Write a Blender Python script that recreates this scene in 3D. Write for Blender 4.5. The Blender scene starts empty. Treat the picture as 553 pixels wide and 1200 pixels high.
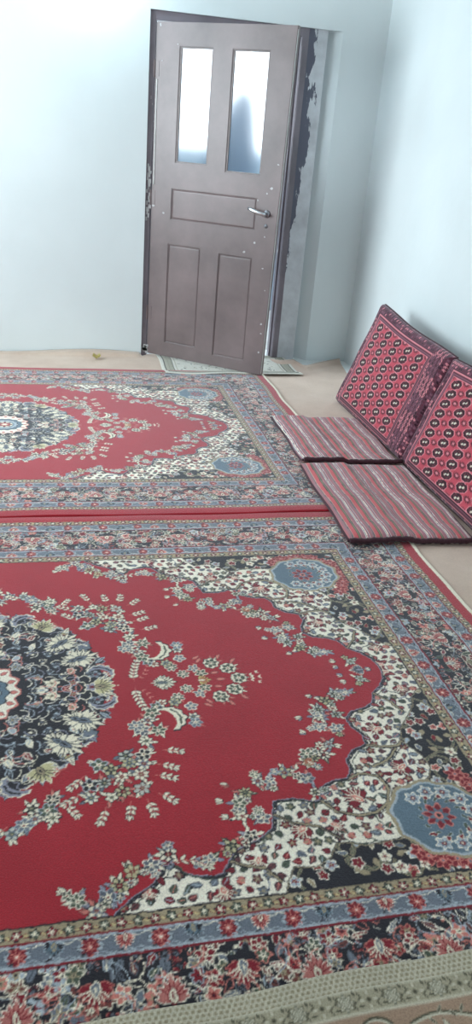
import bpy, bmesh, math
import numpy as np
from mathutils import Vector, Matrix
PI = math.pi
scene = bpy.context.scene
COL = scene.collection

# ------------------------------------------------------------------ camera, world, light, exposure
CAM_H = 1.5
def make_camera():
    f, p, r, y = 939.44, math.radians(24.78), math.radians(4.898), math.radians(14.105)
    fw = Vector((math.sin(y)*math.cos(p), math.cos(y)*math.cos(p), -math.sin(p)))
    rt = Vector((math.cos(y), -math.sin(y), 0)); up = rt.cross(fw)
    c, s = math.cos(r), math.sin(r)
    ax = c*rt + s*up; down = -s*rt*-1*-1 + 0*up
    ay = -(s*rt - c*up)            # image up
    m = Matrix((ax, ay, -fw)).transposed().to_4x4()
    m.translation = (0, 0, CAM_H)
    cd = bpy.data.cameras.new('camera'); co = bpy.data.objects.new('camera', cd)
    COL.objects.link(co); co.matrix_world = m
    cd.sensor_fit = 'VERTICAL'; cd.sensor_height = 36.0; cd.lens = 36.0*f/1200.0
    cd.clip_start = .02; cd.clip_end = 200
    scene.camera = co
make_camera()

W = bpy.data.worlds.new('sky'); scene.world = W; W.use_nodes = True
nt = W.node_tree; bg = nt.nodes['Background']
bg.inputs['Color'].default_value = (.80, .91, 1.0, 1); bg.inputs['Strength'].default_value = 2.2

def area_light(name, loc, rot, sx, sy, power, col):
    l = bpy.data.lights.new(name, 'AREA'); l.shape = 'RECTANGLE'; l.size = sx; l.size_y = sy
    l.energy = power; l.color = col
    o = bpy.data.objects.new(name, l); COL.objects.link(o); o.location = loc; o.rotation_euler = rot
    return o
# daylight entering by the window in the left wall
area_light('window_daylight', (-2.36, 4.15, 1.75), (0, math.radians(-90), 0), 1.35, 1.9, 80, (.82, .94, .99))
# weak fill light from an added, unseen window behind the camera
area_light('rear_fill_light', (.2, -2.26, 1.8), (math.radians(90), 0, 0), 1.8, 1.3, 10, (.90, .95, 1.0))

vs = scene.view_settings
scene.display_settings.display_device = 'sRGB'
vs.view_transform = 'Standard'; vs.look = 'None'; vs.gamma = 1.0; vs.exposure = 0.50
vs.use_curve_mapping = False

# ------------------------------------------------------------------ helpers
def lin(c):
    c = np.asarray(c, float)
    return np.where(c <= .04045, c/12.92, ((c+.055)/1.055)**2.4)
def rgb(r, g, b): return (r/255., g/255., b/255.)

def tag(o, label=None, cat=None, group=None, kind=None):
    if label: o['label'] = label
    if cat: o['category'] = cat
    if group: o['group'] = group
    if kind: o['kind'] = kind
    return o

def empty(name, loc=(0, 0, 0), rz=0):
    o = bpy.data.objects.new(name, None); COL.objects.link(o)
    o.location = loc; o.rotation_euler = (0, 0, rz); o.empty_display_size = .1
    return o

def link(name, bm, mats, parent=None, smooth=False):
    me = bpy.data.meshes.new(name); bmesh.ops.recalc_face_normals(bm, faces=bm.faces)
    bm.to_mesh(me); bm.free()
    if not isinstance(mats, (list, tuple)): mats = [mats]
    for m in mats: me.materials.append(m)
    if smooth: me.shade_smooth()
    o = bpy.data.objects.new(name, me); COL.objects.link(o)
    if parent: o.parent = parent
    return o

def box(bm, x0, x1, y0, y1, z0, z1, bevel=0, seg=2, mi=0):
    v = [bm.verts.new(p) for p in ((x0,y0,z0),(x1,y0,z0),(x1,y1,z0),(x0,y1,z0),(x0,y0,z1),(x1,y0,z1),(x1,y1,z1),(x0,y1,z1))]
    fs = [bm.faces.new([v[i] for i in q]) for q in ((0,3,2,1),(4,5,6,7),(0,1,5,4),(1,2,6,5),(2,3,7,6),(3,0,4,7))]
    for f in fs: f.material_index = mi
    if bevel:
        es = list({e for f in fs for e in f.edges})
        r = bmesh.ops.bevel(bm, geom=es, offset=bevel, segments=seg, affect='EDGES', profile=.5)
        for f in r['faces']: f.material_index = mi

def tube(bm, pts, rad, n=10, cap=True):
    pts = [Vector(p) for p in pts]
    if not hasattr(rad, '__len__'): rad = [rad]*len(pts)
    rings = []; ref = Vector((0, 0, 1))
    for i, p in enumerate(pts):
        t = (pts[min(i+1, len(pts)-1)] - pts[max(i-1, 0)]).normalized()
        if abs(t.dot(ref)) > .95: ref = Vector((1, 0, 0))
        a = t.cross(ref).normalized(); b = a.cross(t)
        rings.append([bm.verts.new(p + rad[i]*(math.cos(2*PI*k/n)*a + math.sin(2*PI*k/n)*b)) for k in range(n)])
    for r0, r1 in zip(rings, rings[1:]):
        for k in range(n): bm.faces.new((r0[k], r0[(k+1) % n], r1[(k+1) % n], r1[k]))
    if cap: bm.faces.new(rings[0][::-1]); bm.faces.new(rings[-1])

def prism(bm, pts2, z0, z1):
    a = [bm.verts.new((x, y, z0)) for x, y in pts2]; b = [bm.verts.new((x, y, z1)) for x, y in pts2]
    n = len(a); bm.faces.new(a[::-1]); bm.faces.new(b)
    for i in range(n): bm.faces.new((a[i], a[(i+1) % n], b[(i+1) % n], b[i]))

# ------------------------------------------------------------------ materials
def mat(name):
    m = bpy.data.materials.new(name); m.use_nodes = True
    return m, m.node_tree.nodes, m.node_tree.links, m.node_tree.nodes['Principled BSDF']

def noise(N, L, scale, detail=4, rough=.5, vec=None, coord='Object'):
    n = N.new('ShaderNodeTexNoise'); n.inputs['Scale'].default_value = scale
    n.inputs['Detail'].default_value = detail; n.inputs['Roughness'].default_value = rough
    if vec is None:
        tc = N.new('ShaderNodeTexCoord'); vec = tc.outputs[coord]
    L.new(vec, n.inputs['Vector'])
    return n
def ramp(N, L, src, stops):
    r = N.new('ShaderNodeValToRGB'); e = r.color_ramp.elements
    while len(e) < len(stops): e.new(.5)
    for el, (p, c) in zip(e, stops):
        el.position = p; el.color = tuple(lin(c)) + (1,)
    L.new(src, r.inputs['Fac']); return r
def bump(N, L, src, bsdf, strength, dist):
    b = N.new('ShaderNodeBump'); b.inputs['Strength'].default_value = strength; b.inputs['Distance'].default_value = dist
    L.new(src, b.inputs['Height']); L.new(b.outputs['Normal'], bsdf.inputs['Normal']); return b

def wall_mat(name, c, v=.03):
    m, N, L, B = mat(name)
    n = noise(N, L, 1.3, 3)
    c = np.array(c)
    r = ramp(N, L, n.outputs['Fac'], [(.35, c-v), (.65, c)])
    L.new(r.outputs['Color'], B.inputs['Base Color']); B.inputs['Roughness'].default_value = .75
    B.inputs['Specular IOR Level'].default_value = .3
    n2 = noise(N, L, 22, 5); bump(N, L, n2.outputs['Fac'], B, .12, .01)
    return m
M_wall = wall_mat('white_wall_paint', rgb(226, 234, 235))
M_plaster = wall_mat('bare_grey_plaster', rgb(176, 178, 180), .06)
M_floor = wall_mat('whitewashed_cement', rgb(230, 236, 235))

def textile(name, sheen=.25, rough=.9, bumps=.5, var=.22, scale=260, tint=None):
    """woven or tufted cloth coloured by its woven pattern (point attribute 'weave')"""
    m, N, L, B = mat(name)
    a = N.new('ShaderNodeAttribute'); a.attribute_name = 'weave'
    n = noise(N, L, scale, 3, .7)
    mr = N.new('ShaderNodeMapRange'); mr.inputs['From Min'].default_value = .3; mr.inputs['From Max'].default_value = .7
    mr.inputs['To Min'].default_value = 1-var; mr.inputs['To Max'].default_value = 1+var
    L.new(n.outputs['Fac'], mr.inputs['Value'])
    n3 = noise(N, L, 5, 3, .6)
    mr3 = N.new('ShaderNodeMapRange'); mr3.inputs['From Min'].default_value = .3; mr3.inputs['From Max'].default_value = .7
    mr3.inputs['To Min'].default_value = .92; mr3.inputs['To Max'].default_value = 1.06
    L.new(n3.outputs['Fac'], mr3.inputs['Value'])
    mu = N.new('ShaderNodeMath'); mu.operation = 'MULTIPLY'; L.new(mr.outputs[0], mu.inputs[0]); L.new(mr3.outputs[0], mu.inputs[1])
    vm = N.new('ShaderNodeVectorMath'); vm.operation = 'SCALE'
    L.new(a.outputs['Color'], vm.inputs[0]); L.new(mu.outputs[0], vm.inputs['Scale'])
    L.new(vm.outputs[0], B.inputs['Base Color'])
    B.inputs['Roughness'].default_value = rough; B.inputs['Specular IOR Level'].default_value = .15
    B.inputs['Sheen Weight'].default_value = sheen; B.inputs['Sheen Roughness'].default_value = .45
    B.inputs['Sheen Tint'].default_value = (.93, .96, 1, 1)
    if bumps: bump(N, L, n.outputs['Fac'], B, bumps, .004)
    return m
M_rug = textile('rug_pile', .45)
M_pale_rug = textile('pale_rug_pile', .3)
M_cloth = textile('woven_cushion_cloth', .3, .85, .3, .12, 320)

def plain_cloth(name, c, sheen=.2):
    m, N, L, B = mat(name)
    n = noise(N, L, 180, 3, .7); c = np.array(c)
    r = ramp(N, L, n.outputs['Fac'], [(.3, c*.82), (.7, np.minimum(c*1.12, 1))])
    L.new(r.outputs['Color'], B.inputs['Base Color']); B.inputs['Roughness'].default_value = .9
    B.inputs['Sheen Weight'].default_value = sheen; B.inputs['Specular IOR Level'].default_value = .15
    bump(N, L, n.outputs['Fac'], B, .4, .003)
    return m
M_hem = plain_cloth('dark_maroon_hem', rgb(74, 46, 54))

def carpet_mat():
    m, N, L, B = mat('beige_felt_carpet')
    n = noise(N, L, 3, 6, .65); n2 = noise(N, L, 220, 3, .8)
    r = ramp(N, L, n.outputs['Fac'], [(.3, rgb(206, 180, 162)), (.55, rgb(218, 194, 176)), (.75, rgb(226, 204, 188))])
    mx = N.new('ShaderNodeMix'); mx.data_type = 'RGBA'; mx.blend_type = 'MULTIPLY'; mx.inputs['Factor'].default_value = .35
    r2 = ramp(N, L, n2.outputs['Fac'], [(.3, (.72,)*3), (.7, (1,)*3)])
    L.new(r.outputs['Color'], mx.inputs['A']); L.new(r2.outputs['Color'], mx.inputs['B'])
    L.new(mx.outputs['Result'], B.inputs['Base Color']); B.inputs['Roughness'].default_value = .95
    B.inputs['Sheen Weight'].default_value = .25; B.inputs['Specular IOR Level'].default_value = .1
    bump(N, L, n2.outputs['Fac'], B, .35, .003)
    return m
M_carpet = carpet_mat()

def door_paint(name, base, chips=.62, gloss=.38):
    """old oil paint, worn and chipped to pale filler"""
    m, N, L, B = mat(name)
    n = noise(N, L, 2.2, 5, .6); base = np.array(base)
    r = ramp(N, L, n.outputs['Fac'], [(.3, base*.86), (.7, np.minimum(base*1.12, 1))])
    tc = N.new('ShaderNodeTexCoord'); mp = N.new('ShaderNodeMapping'); mp.inputs['Scale'].default_value = (13, 13, 8)
    L.new(tc.outputs['Object'], mp.inputs['Vector'])
    nc = noise(N, L, 1.0, 6, .62, mp.outputs['Vector'])
    rc = ramp(N, L, nc.outputs['Fac'], [(chips+.06, (0, 0, 0)), (chips+.075, (1, 1, 1))])
    mx = N.new('ShaderNodeMix'); mx.data_type = 'RGBA'
    L.new(rc.outputs['Color'], mx.inputs['Factor']); L.new(r.outputs['Color'], mx.inputs['A'])
    mx.inputs['B'].default_value = tuple(lin(rgb(196, 190, 188))) + (1,)
    L.new(mx.outputs['Result'], B.inputs['Base Color'])
    B.inputs['Roughness'].default_value = gloss
    B.inputs['Coat Weight'].default_value = .25; B.inputs['Coat Roughness'].default_value = .45
    n2 = noise(N, L, 40, 4, .6); bump(N, L, n2.outputs['Fac'], B, .15, .004)
    return m
M_door = door_paint('brown_door_paint', rgb(118, 104, 104), .68)
M_frame = door_paint('dark_frame_paint', rgb(122, 114, 122), .64)

def jamb_mat():
    """the right jamb and its plaster: paint ends in a ragged edge that leans in towards the floor"""
    m, N, L, B = mat('ragged_paint_over_plaster')
    tc = N.new('ShaderNodeTexCoord'); sp = N.new('ShaderNodeSeparateXYZ'); L.new(tc.outputs['Object'], sp.inputs[0])
    mp = N.new('ShaderNodeMapping'); mp.inputs['Scale'].default_value = (14, 14, 4); L.new(tc.outputs['Object'], mp.inputs['Vector'])
    n = noise(N, L, 1, 8, .68, mp.outputs['Vector'])
    # paint edge x = 1.655 + .085*smooth(z) + ragged
    mr = N.new('ShaderNodeMapRange'); mr.inputs['From Min'].default_value = .1; mr.inputs['From Max'].default_value = 1.5
    mr.inputs['To Min'].default_value = 1.668; mr.inputs['To Max'].default_value = 1.752
    L.new(sp.outputs['Z'], mr.inputs['Value'])
    ra = N.new('ShaderNodeMapRange'); ra.inputs['From Min'].default_value = .3; ra.inputs['From Max'].default_value = .7
    ra.inputs['To Min'].default_value = -.05; ra.inputs['To Max'].default_value = .05
    L.new(n.outputs['Fac'], ra.inputs['Value'])
    ad = N.new('ShaderNodeMath'); ad.operation = 'ADD'; L.new(sp.outputs['X'], ad.inputs[0]); L.new(ra.outputs[0], ad.inputs[1])
    gt = N.new('ShaderNodeMath'); gt.operation = 'GREATER_THAN'; L.new(ad.outputs[0], gt.inputs[0]); L.new(mr.outputs[0], gt.inputs[1])
    n2 = noise(N, L, 7, 6, .6)
    rp = ramp(N, L, n2.outputs['Fac'], [(.3, rgb(182, 184, 188)), (.7, rgb(214, 218, 222))])
    mx = N.new('ShaderNodeMix'); mx.data_type = 'RGBA'
    L.new(gt.outputs[0], mx.inputs['Factor']); mx.inputs['A'].default_value = tuple(lin(rgb(88, 90, 104))) + (1,)
    L.new(rp.outputs['Color'], mx.inputs['B']); L.new(mx.outputs['Result'], B.inputs['Base Color'])
    B.inputs['Roughness'].default_value = .55
    bump(N, L, n.outputs['Fac'], B, .25, .01)
    return m
M_jamb = jamb_mat()

def metal(name, c, rough=.3):
    m, N, L, B = mat(name); B.inputs['Base Color'].default_value = tuple(lin(c)) + (1,)
    B.inputs['Metallic'].default_value = 1; B.inputs['Roughness'].default_value = rough
    n = noise(N, L, 90, 3); bump(N, L, n.outputs['Fac'], B, .05, .002)
    return m
M_alu = metal('brushed_aluminium', rgb(214, 216, 220), .34)
M_steel = metal('worn_steel', rgb(150, 150, 156), .4)

def simple(name, c, rough=.6, nscale=30, v=.9):
    m, N, L, B = mat(name); c = np.array(c)
    n = noise(N, L, nscale, 3); r = ramp(N, L, n.outputs['Fac'], [(.3, c*v), (.7, c)])
    L.new(r.outputs['Color'], B.inputs['Base Color']); B.inputs['Roughness'].default_value = rough
    return m
M_ceiling = simple('white_ceiling_paint', rgb(228, 232, 232), .8)
M_pale_trim = simple('cream_trim', rgb(205, 205, 202), .5)
M_shadow_gap = simple('black_rubber', rgb(30, 28, 30), .6)
M_yard = simple('pale_concrete_yard', rgb(190, 190, 186), .9, 4)
M_yardwall = simple('blue_grey_yard_wall', rgb(140, 160, 174), .85, 4)
M_slate_blue = simple('slate_blue_surface', rgb(72, 92, 112), .9, 9)
M_paper = simple('yellow_paper', rgb(226, 214, 150), .7, 60)

def frosted():
    m, N, L, B = mat('frosted_glass')
    B.inputs['Base Color'].default_value = (.95, .98, 1, 1)
    B.inputs['Transmission Weight'].default_value = 1; B.inputs['Roughness'].default_value = .30; B.inputs['IOR'].default_value = 1.15
    n = noise(N, L, 160, 2); bump(N, L, n.outputs['Fac'], B, .12, .003)
    return m
M_frost = frosted()
def clear():
    m, N, L, B = mat('clear_glass')
    N.remove(B); t = N.new('ShaderNodeBsdfTransparent'); g = N.new('ShaderNodeBsdfGlossy'); g.inputs['Roughness'].default_value = .03
    fr = N.new('ShaderNodeFresnel'); mx = N.new('ShaderNodeMixShader')
    L.new(fr.outputs[0], mx.inputs['Fac']); L.new(t.outputs[0], mx.inputs[1]); L.new(g.outputs[0], mx.inputs[2])
    L.new(mx.outputs[0], N['Material Output'].inputs['Surface']); return m
M_clear = clear()

# ------------------------------------------------------------------ woven pattern painter
class Weave:
    """draws a textile design in metres on a raster that becomes the colour of each knot"""
    def __init__(s, u0, v0, u1, v1, res, base):
        s.u0, s.v0, s.res = u0, v0, res
        s.nx = int(round((u1-u0)/res)); s.ny = int(round((v1-v0)/res))
        s.a = np.empty((s.ny, s.nx, 3)); s.a[:] = lin(base)
        s.U = u0 + (np.arange(s.nx)+.5)*res; s.V = v0 + (np.arange(s.ny)+.5)*res
        s.clip = None
    def win(s, x0, y0, x1, y1):
        i0 = max(0, int((x0-s.u0)/s.res)); i1 = min(s.nx, int((x1-s.u0)/s.res)+2)
        j0 = max(0, int((y0-s.v0)/s.res)); j1 = min(s.ny, int((y1-s.v0)/s.res)+2)
        if i0 >= i1 or j0 >= j1: return None
        return slice(j0, j1), slice(i0, i1), s.U[None, i0:i1], s.V[j0:j1, None]
    def put(s, J, I, m, c):
        if s.clip is not None: m = m & s.clip[J, I]
        s.a[J, I][m] = lin(c)
    def rect(s, x0, y0, x1, y1, c):
        w = s.win(x0, y0, x1, y1)
        if w: J, I, u, v = w; s.put(J, I, (u >= x0) & (u < x1) & (v >= y0) & (v < y1), c)
    def pmask(s, pts):
        P = np.array(pts); w = s.win(P[:, 0].min(), P[:, 1].min(), P[:, 0].max(), P[:, 1].max())
        if w is None: return None
        J, I, u, v = w; m = np.zeros((v.shape[0], u.shape[1]), bool)
        for (xa, ya), (xb, yb) in zip(P, np.roll(P, -1, 0)):
            if ya == yb: continue
            m ^= ((ya > v) != (yb > v)) & (u < (xb-xa)*(v-ya)/(yb-ya)+xa)
        return J, I, m
    def poly(s, pts, c):
        r = s.pmask(pts)
        if r: s.put(r[0], r[1], r[2], c)
    def blob(s, x, y, r, c, k=0, amp=0, rot=0, sx=1, sy=1, sharp=False):
        R = r*(1+amp)*max(sx, sy)*1.05
        w = s.win(x-R, y-R, x+R, y+R)
        if w is None: return
        J, I, u, v = w; du, dv = u-x, v-y; ca, sa = math.cos(rot), math.sin(rot)
        a = (du*ca+dv*sa)/sx; b = (-du*sa+dv*ca)/sy
        rr = np.hypot(a, b)
        if k:
            th = np.arctan2(b, a)
            q = np.cos(k*th) if not sharp else 1-2*np.abs(((th*k/(2*PI)) % 1)*2-1)
            rr = rr/(1+amp*q)
        s.put(J, I, rr < r, c)
    def line(s, pts, w_, c):
        for (xa, ya), (xb, yb) in zip(pts, pts[1:]):
            w = s.win(min(xa, xb)-w_, min(ya, yb)-w_, max(xa, xb)+w_, max(ya, yb)+w_)
            if w is None: continue
            J, I, u, v = w; dx, dy = xb-xa, yb-ya; L2 = dx*dx+dy*dy+1e-12
            t = np.clip(((u-xa)*dx+(v-ya)*dy)/L2, 0, 1)
            s.put(J, I, np.hypot(u-xa-t*dx, v-ya-t*dy) < w_/2, c)
    # motifs
    def leaf(s, x, y, l, w_, rot, c, out=None, ow=.0028, vein=None):
        ca, sa = math.cos(rot), math.sin(rot)
        def pts(L, Wd, o):
            r = []
            for t in np.linspace(0, 1, 9): r.append((-o+t*(L+2*o), Wd*math.sin(PI*t**.75)))
            for t in np.linspace(1, 0, 9)[1:-1]: r.append((-o+t*(L+2*o), -Wd*math.sin(PI*t**.75)))
            return [(x+a*ca-b*sa, y+a*sa+b*ca) for a, b in r]
        if out is not None: s.poly(pts(l, w_/2+ow, ow), out)
        s.poly(pts(l, w_/2, 0), c)
        if vein is not None: s.line([(x+.15*l*ca, y+.15*l*sa), (x+.8*l*ca, y+.8*l*sa)], .002, vein)
    def flower(s, x, y, r, n, pet, cen, out, rot=0, ring=None, eye=None):
        s.blob(x, y, r*1.0+.0022, out, n, .20, rot)
        s.blob(x, y, r*.94, pet, n, .24, rot)
        for k in range(n):
            a = rot+(k+.5)*2*PI/n; s.line([(x+.3*r*math.cos(a), y+.3*r*math.sin(a)), (x+.72*r*math.cos(a), y+.72*r*math.sin(a))], .0022, cen)
        if ring is not None: s.blob(x, y, r*.62, ring, n, .3, rot+PI/n)
        s.blob(x, y, r*.36, cen)
        if eye is not None: s.blob(x, y, r*.16, eye)
    def palmette(s, x, y, r, rot, c1, c2, c3, out):
        """fan of pointed petals opening along rot"""
        ca, sa = math.cos(rot), math.sin(rot)
        for rr, c in ((1.0, out), (.93, c1)):
            for k in range(-4, 5):
                a = rot + k*.36; L = r*(1.25 if k == 0 else 1.12-.07*abs(k))*rr
                s.leaf(x-.12*r*ca, y-.12*r*sa, L, r*(.34 if rr < 1 else .44), a, c)
        for k in (-3, -2, -1, 0, 1, 2, 3):
            a = rot + (k)*.36+.18; s.line([(x+.25*r*math.cos(a), y+.25*r*math.sin(a)), (x+.7*r*math.cos(a), y+.7*r*math.sin(a))], .0028, c2)
        s.leaf(x-.3*r*ca, y-.3*r*sa, r*.75, r*.34, rot, c3, out=c2)
        s.leaf(x-.15*r*ca, y-.15*r*sa, r*.4, r*.13, rot, c2)
    def crescent(s, x, y, r, rot, c, inner, out):
        """saw-edged curved leaf"""
        P = []; Q = []
        for t in np.linspace(0, 1, 13):
            a = -1.1+2.2*t; P.append((r*math.cos(a), r*math.sin(a)))
        n = 13
        for i, t in enumerate(np.linspace(0, 1, n)):
            a = -1.1+2.2*t; th = math.sin(PI*t)*.50*r + (.13*r if i % 2 else -.0*r)
            Q.append(((r+th)*math.cos(a)-0*th, (r+th)*math.sin(a)))
        T = lambda pts, k=1: [(x+((a-r)*k)*math.cos(rot)-b*k*math.sin(rot), y+((a-r)*k)*math.sin(rot)+b*k*math.cos(rot)) for a, b in pts]
        s.poly(T(P+Q[::-1], 1.14), out); s.poly(T(P+Q[::-1]), c)
        mid = [((p[0]+q[0])/2, (p[1]+q[1])/2) for p, q in zip(P, Q)][3:-3]
        s.line(T(mid), .0055, inner)
    def sprig(s, x, y, l, rot, n, c, out, ll=.018, lw=.0075, bend=.5, stem=None):
        px, py, a = x, y, rot
        for k in range(n):
            st = l/n; nx, ny = px+st*math.cos(a), py+st*math.sin(a)
            if stem is not None: s.line([(px, py), (nx, ny)], .0022, stem)
            for sg in (-1, 1): s.leaf(nx, ny, ll*(1-.04*k), lw, a+sg*.75, c, out=out, ow=.0018)
            px, py = nx, ny; a += bend/n
        s.leaf(px, py, ll, lw, a, c, out=out, ow=.0018)
    def half(s):
        a = s.a[:s.ny//2*2, :s.nx//2*2]
        return (a[0::2, 0::2]+a[1::2, 0::2]+a[0::2, 1::2]+a[1::2, 1::2])/4

RED = rgb(170, 36, 48); DK = rgb(38, 36, 43); CR = rgb(242, 232, 208); BLU = rgb(100, 120, 134); GLD = rgb(170, 154, 124)
PNK = rgb(216, 130, 118); DRD = rgb(132, 26, 40); SKY = rgb(176, 186, 194); GRN = rgb(82, 92, 76); LAV = rgb(150, 150, 164); RUST = rgb(176, 84, 60); WHT = rgb(250, 241, 222)
BGR = rgb(114, 121, 132)

def paint_red_rug():
    U, V = 1.323, .775          # inner corner of the guard stripes
    HU, HV = 1.722, 1.167
    w = Weave(0, 0, HU, HV, .0015, RED); rs = np.random.RandomState(7)
    rnd = lambda a, b: a+(b-a)*rs.rand()
    pick = lambda L: L[rs.randint(len(L))]
    uu, vv = np.meshgrid(w.U, w.V)
    inner = (uu < U) & (vv < V)
    # --- scalloped white corner field (edge of the red ground, traced around the corner)
    white = [(.332,.80),(.345,.765),(.385,.735),(.432,.708),(.455,.668),(.475,.662),(.49,.688),(.53,.706),(.585,.708),(.606,.672),(.632,.645),(.68,.625),(.70,.612),
             (.73,.592),(.742,.548),(.755,.508),(.80,.506),(.855,.524),(.872,.520),(.886,.478),(.925,.458),(.968,.455),(.985,.425),(.99,.385),(1.02,.352),(1.062,.336),(1.068,.296),(1.048,.258),(1.044,.222),(1.07,.197),
             (1.12,.182),(1.15,.16),(1.165,.12),(1.20,.09),(1.225,.055),(1.236,.02),(1.236,-.01),(1.33,-.01),(1.33,.80)]
    w.clip = inner
    w.poly(white, WHT)
    edge = white[:-2]
    w.line(edge, .011, LAV); w.line(edge, .006, DK); w.line([(a_+.009, b_+.004) for a_, b_ in edge], .003, GRN)
    for (xa, ya), (xb, yb) in zip(edge, edge[1:]):
        L_ = math.hypot(xb-xa, yb-ya); a = math.atan2(yb-ya, xb-xa)-PI/2
        for t in np.arange(.006, L_, .013):
            x, y = xa+(xb-xa)*t/L_, ya+(yb-ya)*t/L_
            w.leaf(x, y, .013, .009, a+PI, [LAV, CR, BGR][int(t*80) % 3], out=DK, ow=.0012)
    w.poly([(a_+.004, b_+.002) for a_, b_ in white], WHT); w.line([(a_+.004, b_+.002) for a_, b_ in edge], .005, DK); w.line([(a_+.012, b_+.006) for a_, b_ in edge], .003, GRN)
    # vines and buds on the white
    m = w.pmask(white); wm = np.zeros(uu.shape, bool); wm[m[0], m[1]] = m[2]; wm &= inner
    black1 = [(.70,.80),(.722,.745),(.745,.705),(.80,.712),(.84,.690),(.868,.650),(.90,.655),(.935,.668),(.99,.664),(1.03,.66),(1.07,.63),(1.09,.60),(1.105,.56),(1.15,.50),(1.185,.475),(1.205,.44),(1.20,.40),(1.178,.36),(1.162,.33),(1.185,.28),(1.225,.235),(1.262,.19),(1.275,.15),(1.30,.12),(1.34,.10),(1.34,.80)]
    mb = w.pmask(black1); bm_ = np.zeros(uu.shape, bool); bm_[mb[0], mb[1]] = mb[2]; bm_ &= inner
    onlywhite = wm & ~bm_
    w.clip = onlywhite
    for _ in range(90):
        x, y = rnd(.40, 1.3), rnd(0, .77); a = rnd(0, 6.28); pts = []
        for k in range(9):
            pts.append((x, y)); x += .016*math.cos(a); y += .016*math.sin(a); a += rnd(.1, .38)*(1 if _ % 2 else -1)
        w.line(pts, .0036, [DK, GRN, LAV][_ % 3])
    g = .031
    for i in range(48):
        for j in range(32):
            x, y = (i+.5*(j % 2))*g+rnd(-.006, .006), j*g*.9+rnd(-.006, .006)
            ii, jj = int(x/.0015), int(y/.0015)
            if not (0 <= ii < w.nx and 0 <= jj < w.ny) or not onlywhite[jj, ii]: continue
            q = rs.rand(); c = pick([DRD, BGR, DRD, GRN, rgb(110,62,66)])
            if q < .60:
                _ = rs.randint(3)
                a = pick([.7, 2.2, 3.6, 5.2])+rnd(-.5, .5); w.leaf(x-.011*math.cos(a), y-.011*math.sin(a), rnd(.02, .028), rnd(.012, .017), a, c, out=DK, ow=.0022, vein=[PNK, SKY, DK][_ % 3])
            elif q < .9: w.flower(x, y, .010, 5, c, GLD, DK, rnd(0, 6))
            else: w.palmette(x, y, .017, rnd(0, 6.28), pick([DRD, BGR]), PNK, GLD, DK)
    for x, y, r, a in ((.80,.60,.040,2.4),(.97,.525,.050,-2.4),(1.13,.43,.040,2.6),(1.26,.10,.034,1.4),(1.12,.275,.036,2.9),(1.245,.02,.03,3.1),(.575,.745,.034,1.2),(.415,.725,.026,1.5),(.67,.675,.030,1.8),(.88,.60,.030,.6)):
        w.palmette(x, y, r, a, DRD, CR, PNK, DK)
    # lobe outlines in the white
    for lob in ([(.872,.52),(.90,.56),(.95,.58),(1.0,.575),(1.04,.55),(1.06,.50),(1.05,.455),(1.0,.44),(.968,.455)],
                [(1.062,.336),(1.10,.35),(1.15,.35),(1.18,.32)],[(1.05,.42),(1.10,.40),(1.14,.36)],[(.742,.548),(.78,.58),(.84,.60),(.88,.64)],[(1.165,.12),(1.2,.16),(1.22,.21)],[(.606,.672),(.64,.69),(.68,.70),(.71,.74)]):
        w.line(lob, .011, DK); w.line(lob, .006, GLD); w.line([(a_+.008, b_+.006) for a_, b_ in lob], .003, DK)
    # charcoal ground towards the corner
    w.clip = bm_
    w.poly(black1, DK)
    for _ in range(60):
        x, y = rnd(.72, 1.32), rnd(.1, .77); a = rnd(0, 6.28); pts = []
        for k in range(12):
            pts.append((x, y)); x += .012*math.cos(a); y += .012*math.sin(a); a += rnd(.15, .5)*(1 if _ % 2 else -1)
        w.line(pts, .007, GLD); w.line(pts, .0036, GRN)
    g = .036
    for i in range(42):
        for j in range(26):
            x, y = (i+.5*(j % 2))*g+rnd(-.008, .008), j*g*.9+rnd(-.008, .008)
            ii, jj = int(x/.0015), int(y/.0015)
            if not (0 <= ii < w.nx and 0 <= jj < w.ny) or not bm_[jj, ii]: continue
            q = rs.rand()
            if q < .4: w.flower(x, y, rnd(.010, .014), 5, pick([PNK, SKY, CR, DRD]), DRD, WHT, rnd(0, 6), eye=GLD)
            elif q < .8: w.leaf(x, y, .026, .011, rnd(0, 6.28), pick([BGR, GLD, DRD, SKY]), out=pick([CR, GLD]), ow=.002)
    w.line(black1[:-1], .008, GLD); w.line(black1[:-1], .004, DK)
    # red flower band and blue corner fan
    w.clip = inner
    cx, cy = 1.142, .612
    band = [(1.06,.70),(1.10,.735),(1.17,.75),(1.24,.735),(1.29,.69),(1.305,.62),(1.30,.545),(1.27,.49),(1.245,.465)]
    for k in range(len(band)-1):
        for t in (0, .5):
            x = band[k][0]*(1-t)+band[k+1][0]*t; y = band[k][1]*(1-t)+band[k+1][1]*t
            w.flower(x+rnd(-.005, .005), y+rnd(-.005, .005), .021, 6, DRD, PNK, PNK, rnd(0, 6), eye=BGR)
    w.blob(cx+.02, cy+.0, .127, GLD, 10, .035, .3, 1.08, .98); w.blob(cx+.02, cy, .118, SKY, 10, .035, .3, 1.08, .98)
    w.blob(cx+.02, cy, .112, BLU, 10, .03, .3, 1.08, .98)
    for k in range(9):
        a = -2.2+k*.52
        w.flower(cx+.02+.088*math.cos(a), cy+.086*math.sin(a), .0165, 6, SKY, DRD, WHT, a, ring=BGR, eye=CR); w.leaf(cx+.02+.062*math.cos(a+.26), cy+.062*math.sin(a+.26), .022, .010, a+1.2, DRD, out=CR, ow=.0018)
    w.flower(cx+.012, cy-.005, .034, 8, DRD, PNK, PNK, .3, ring=BLU, eye=DK)
    for k in range(12):
        a = k*.52; w.leaf(cx+.02+.052*math.cos(a), cy+.052*math.sin(a), .018, .008, a+1, GRN, out=SKY, ow=.0015)
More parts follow.
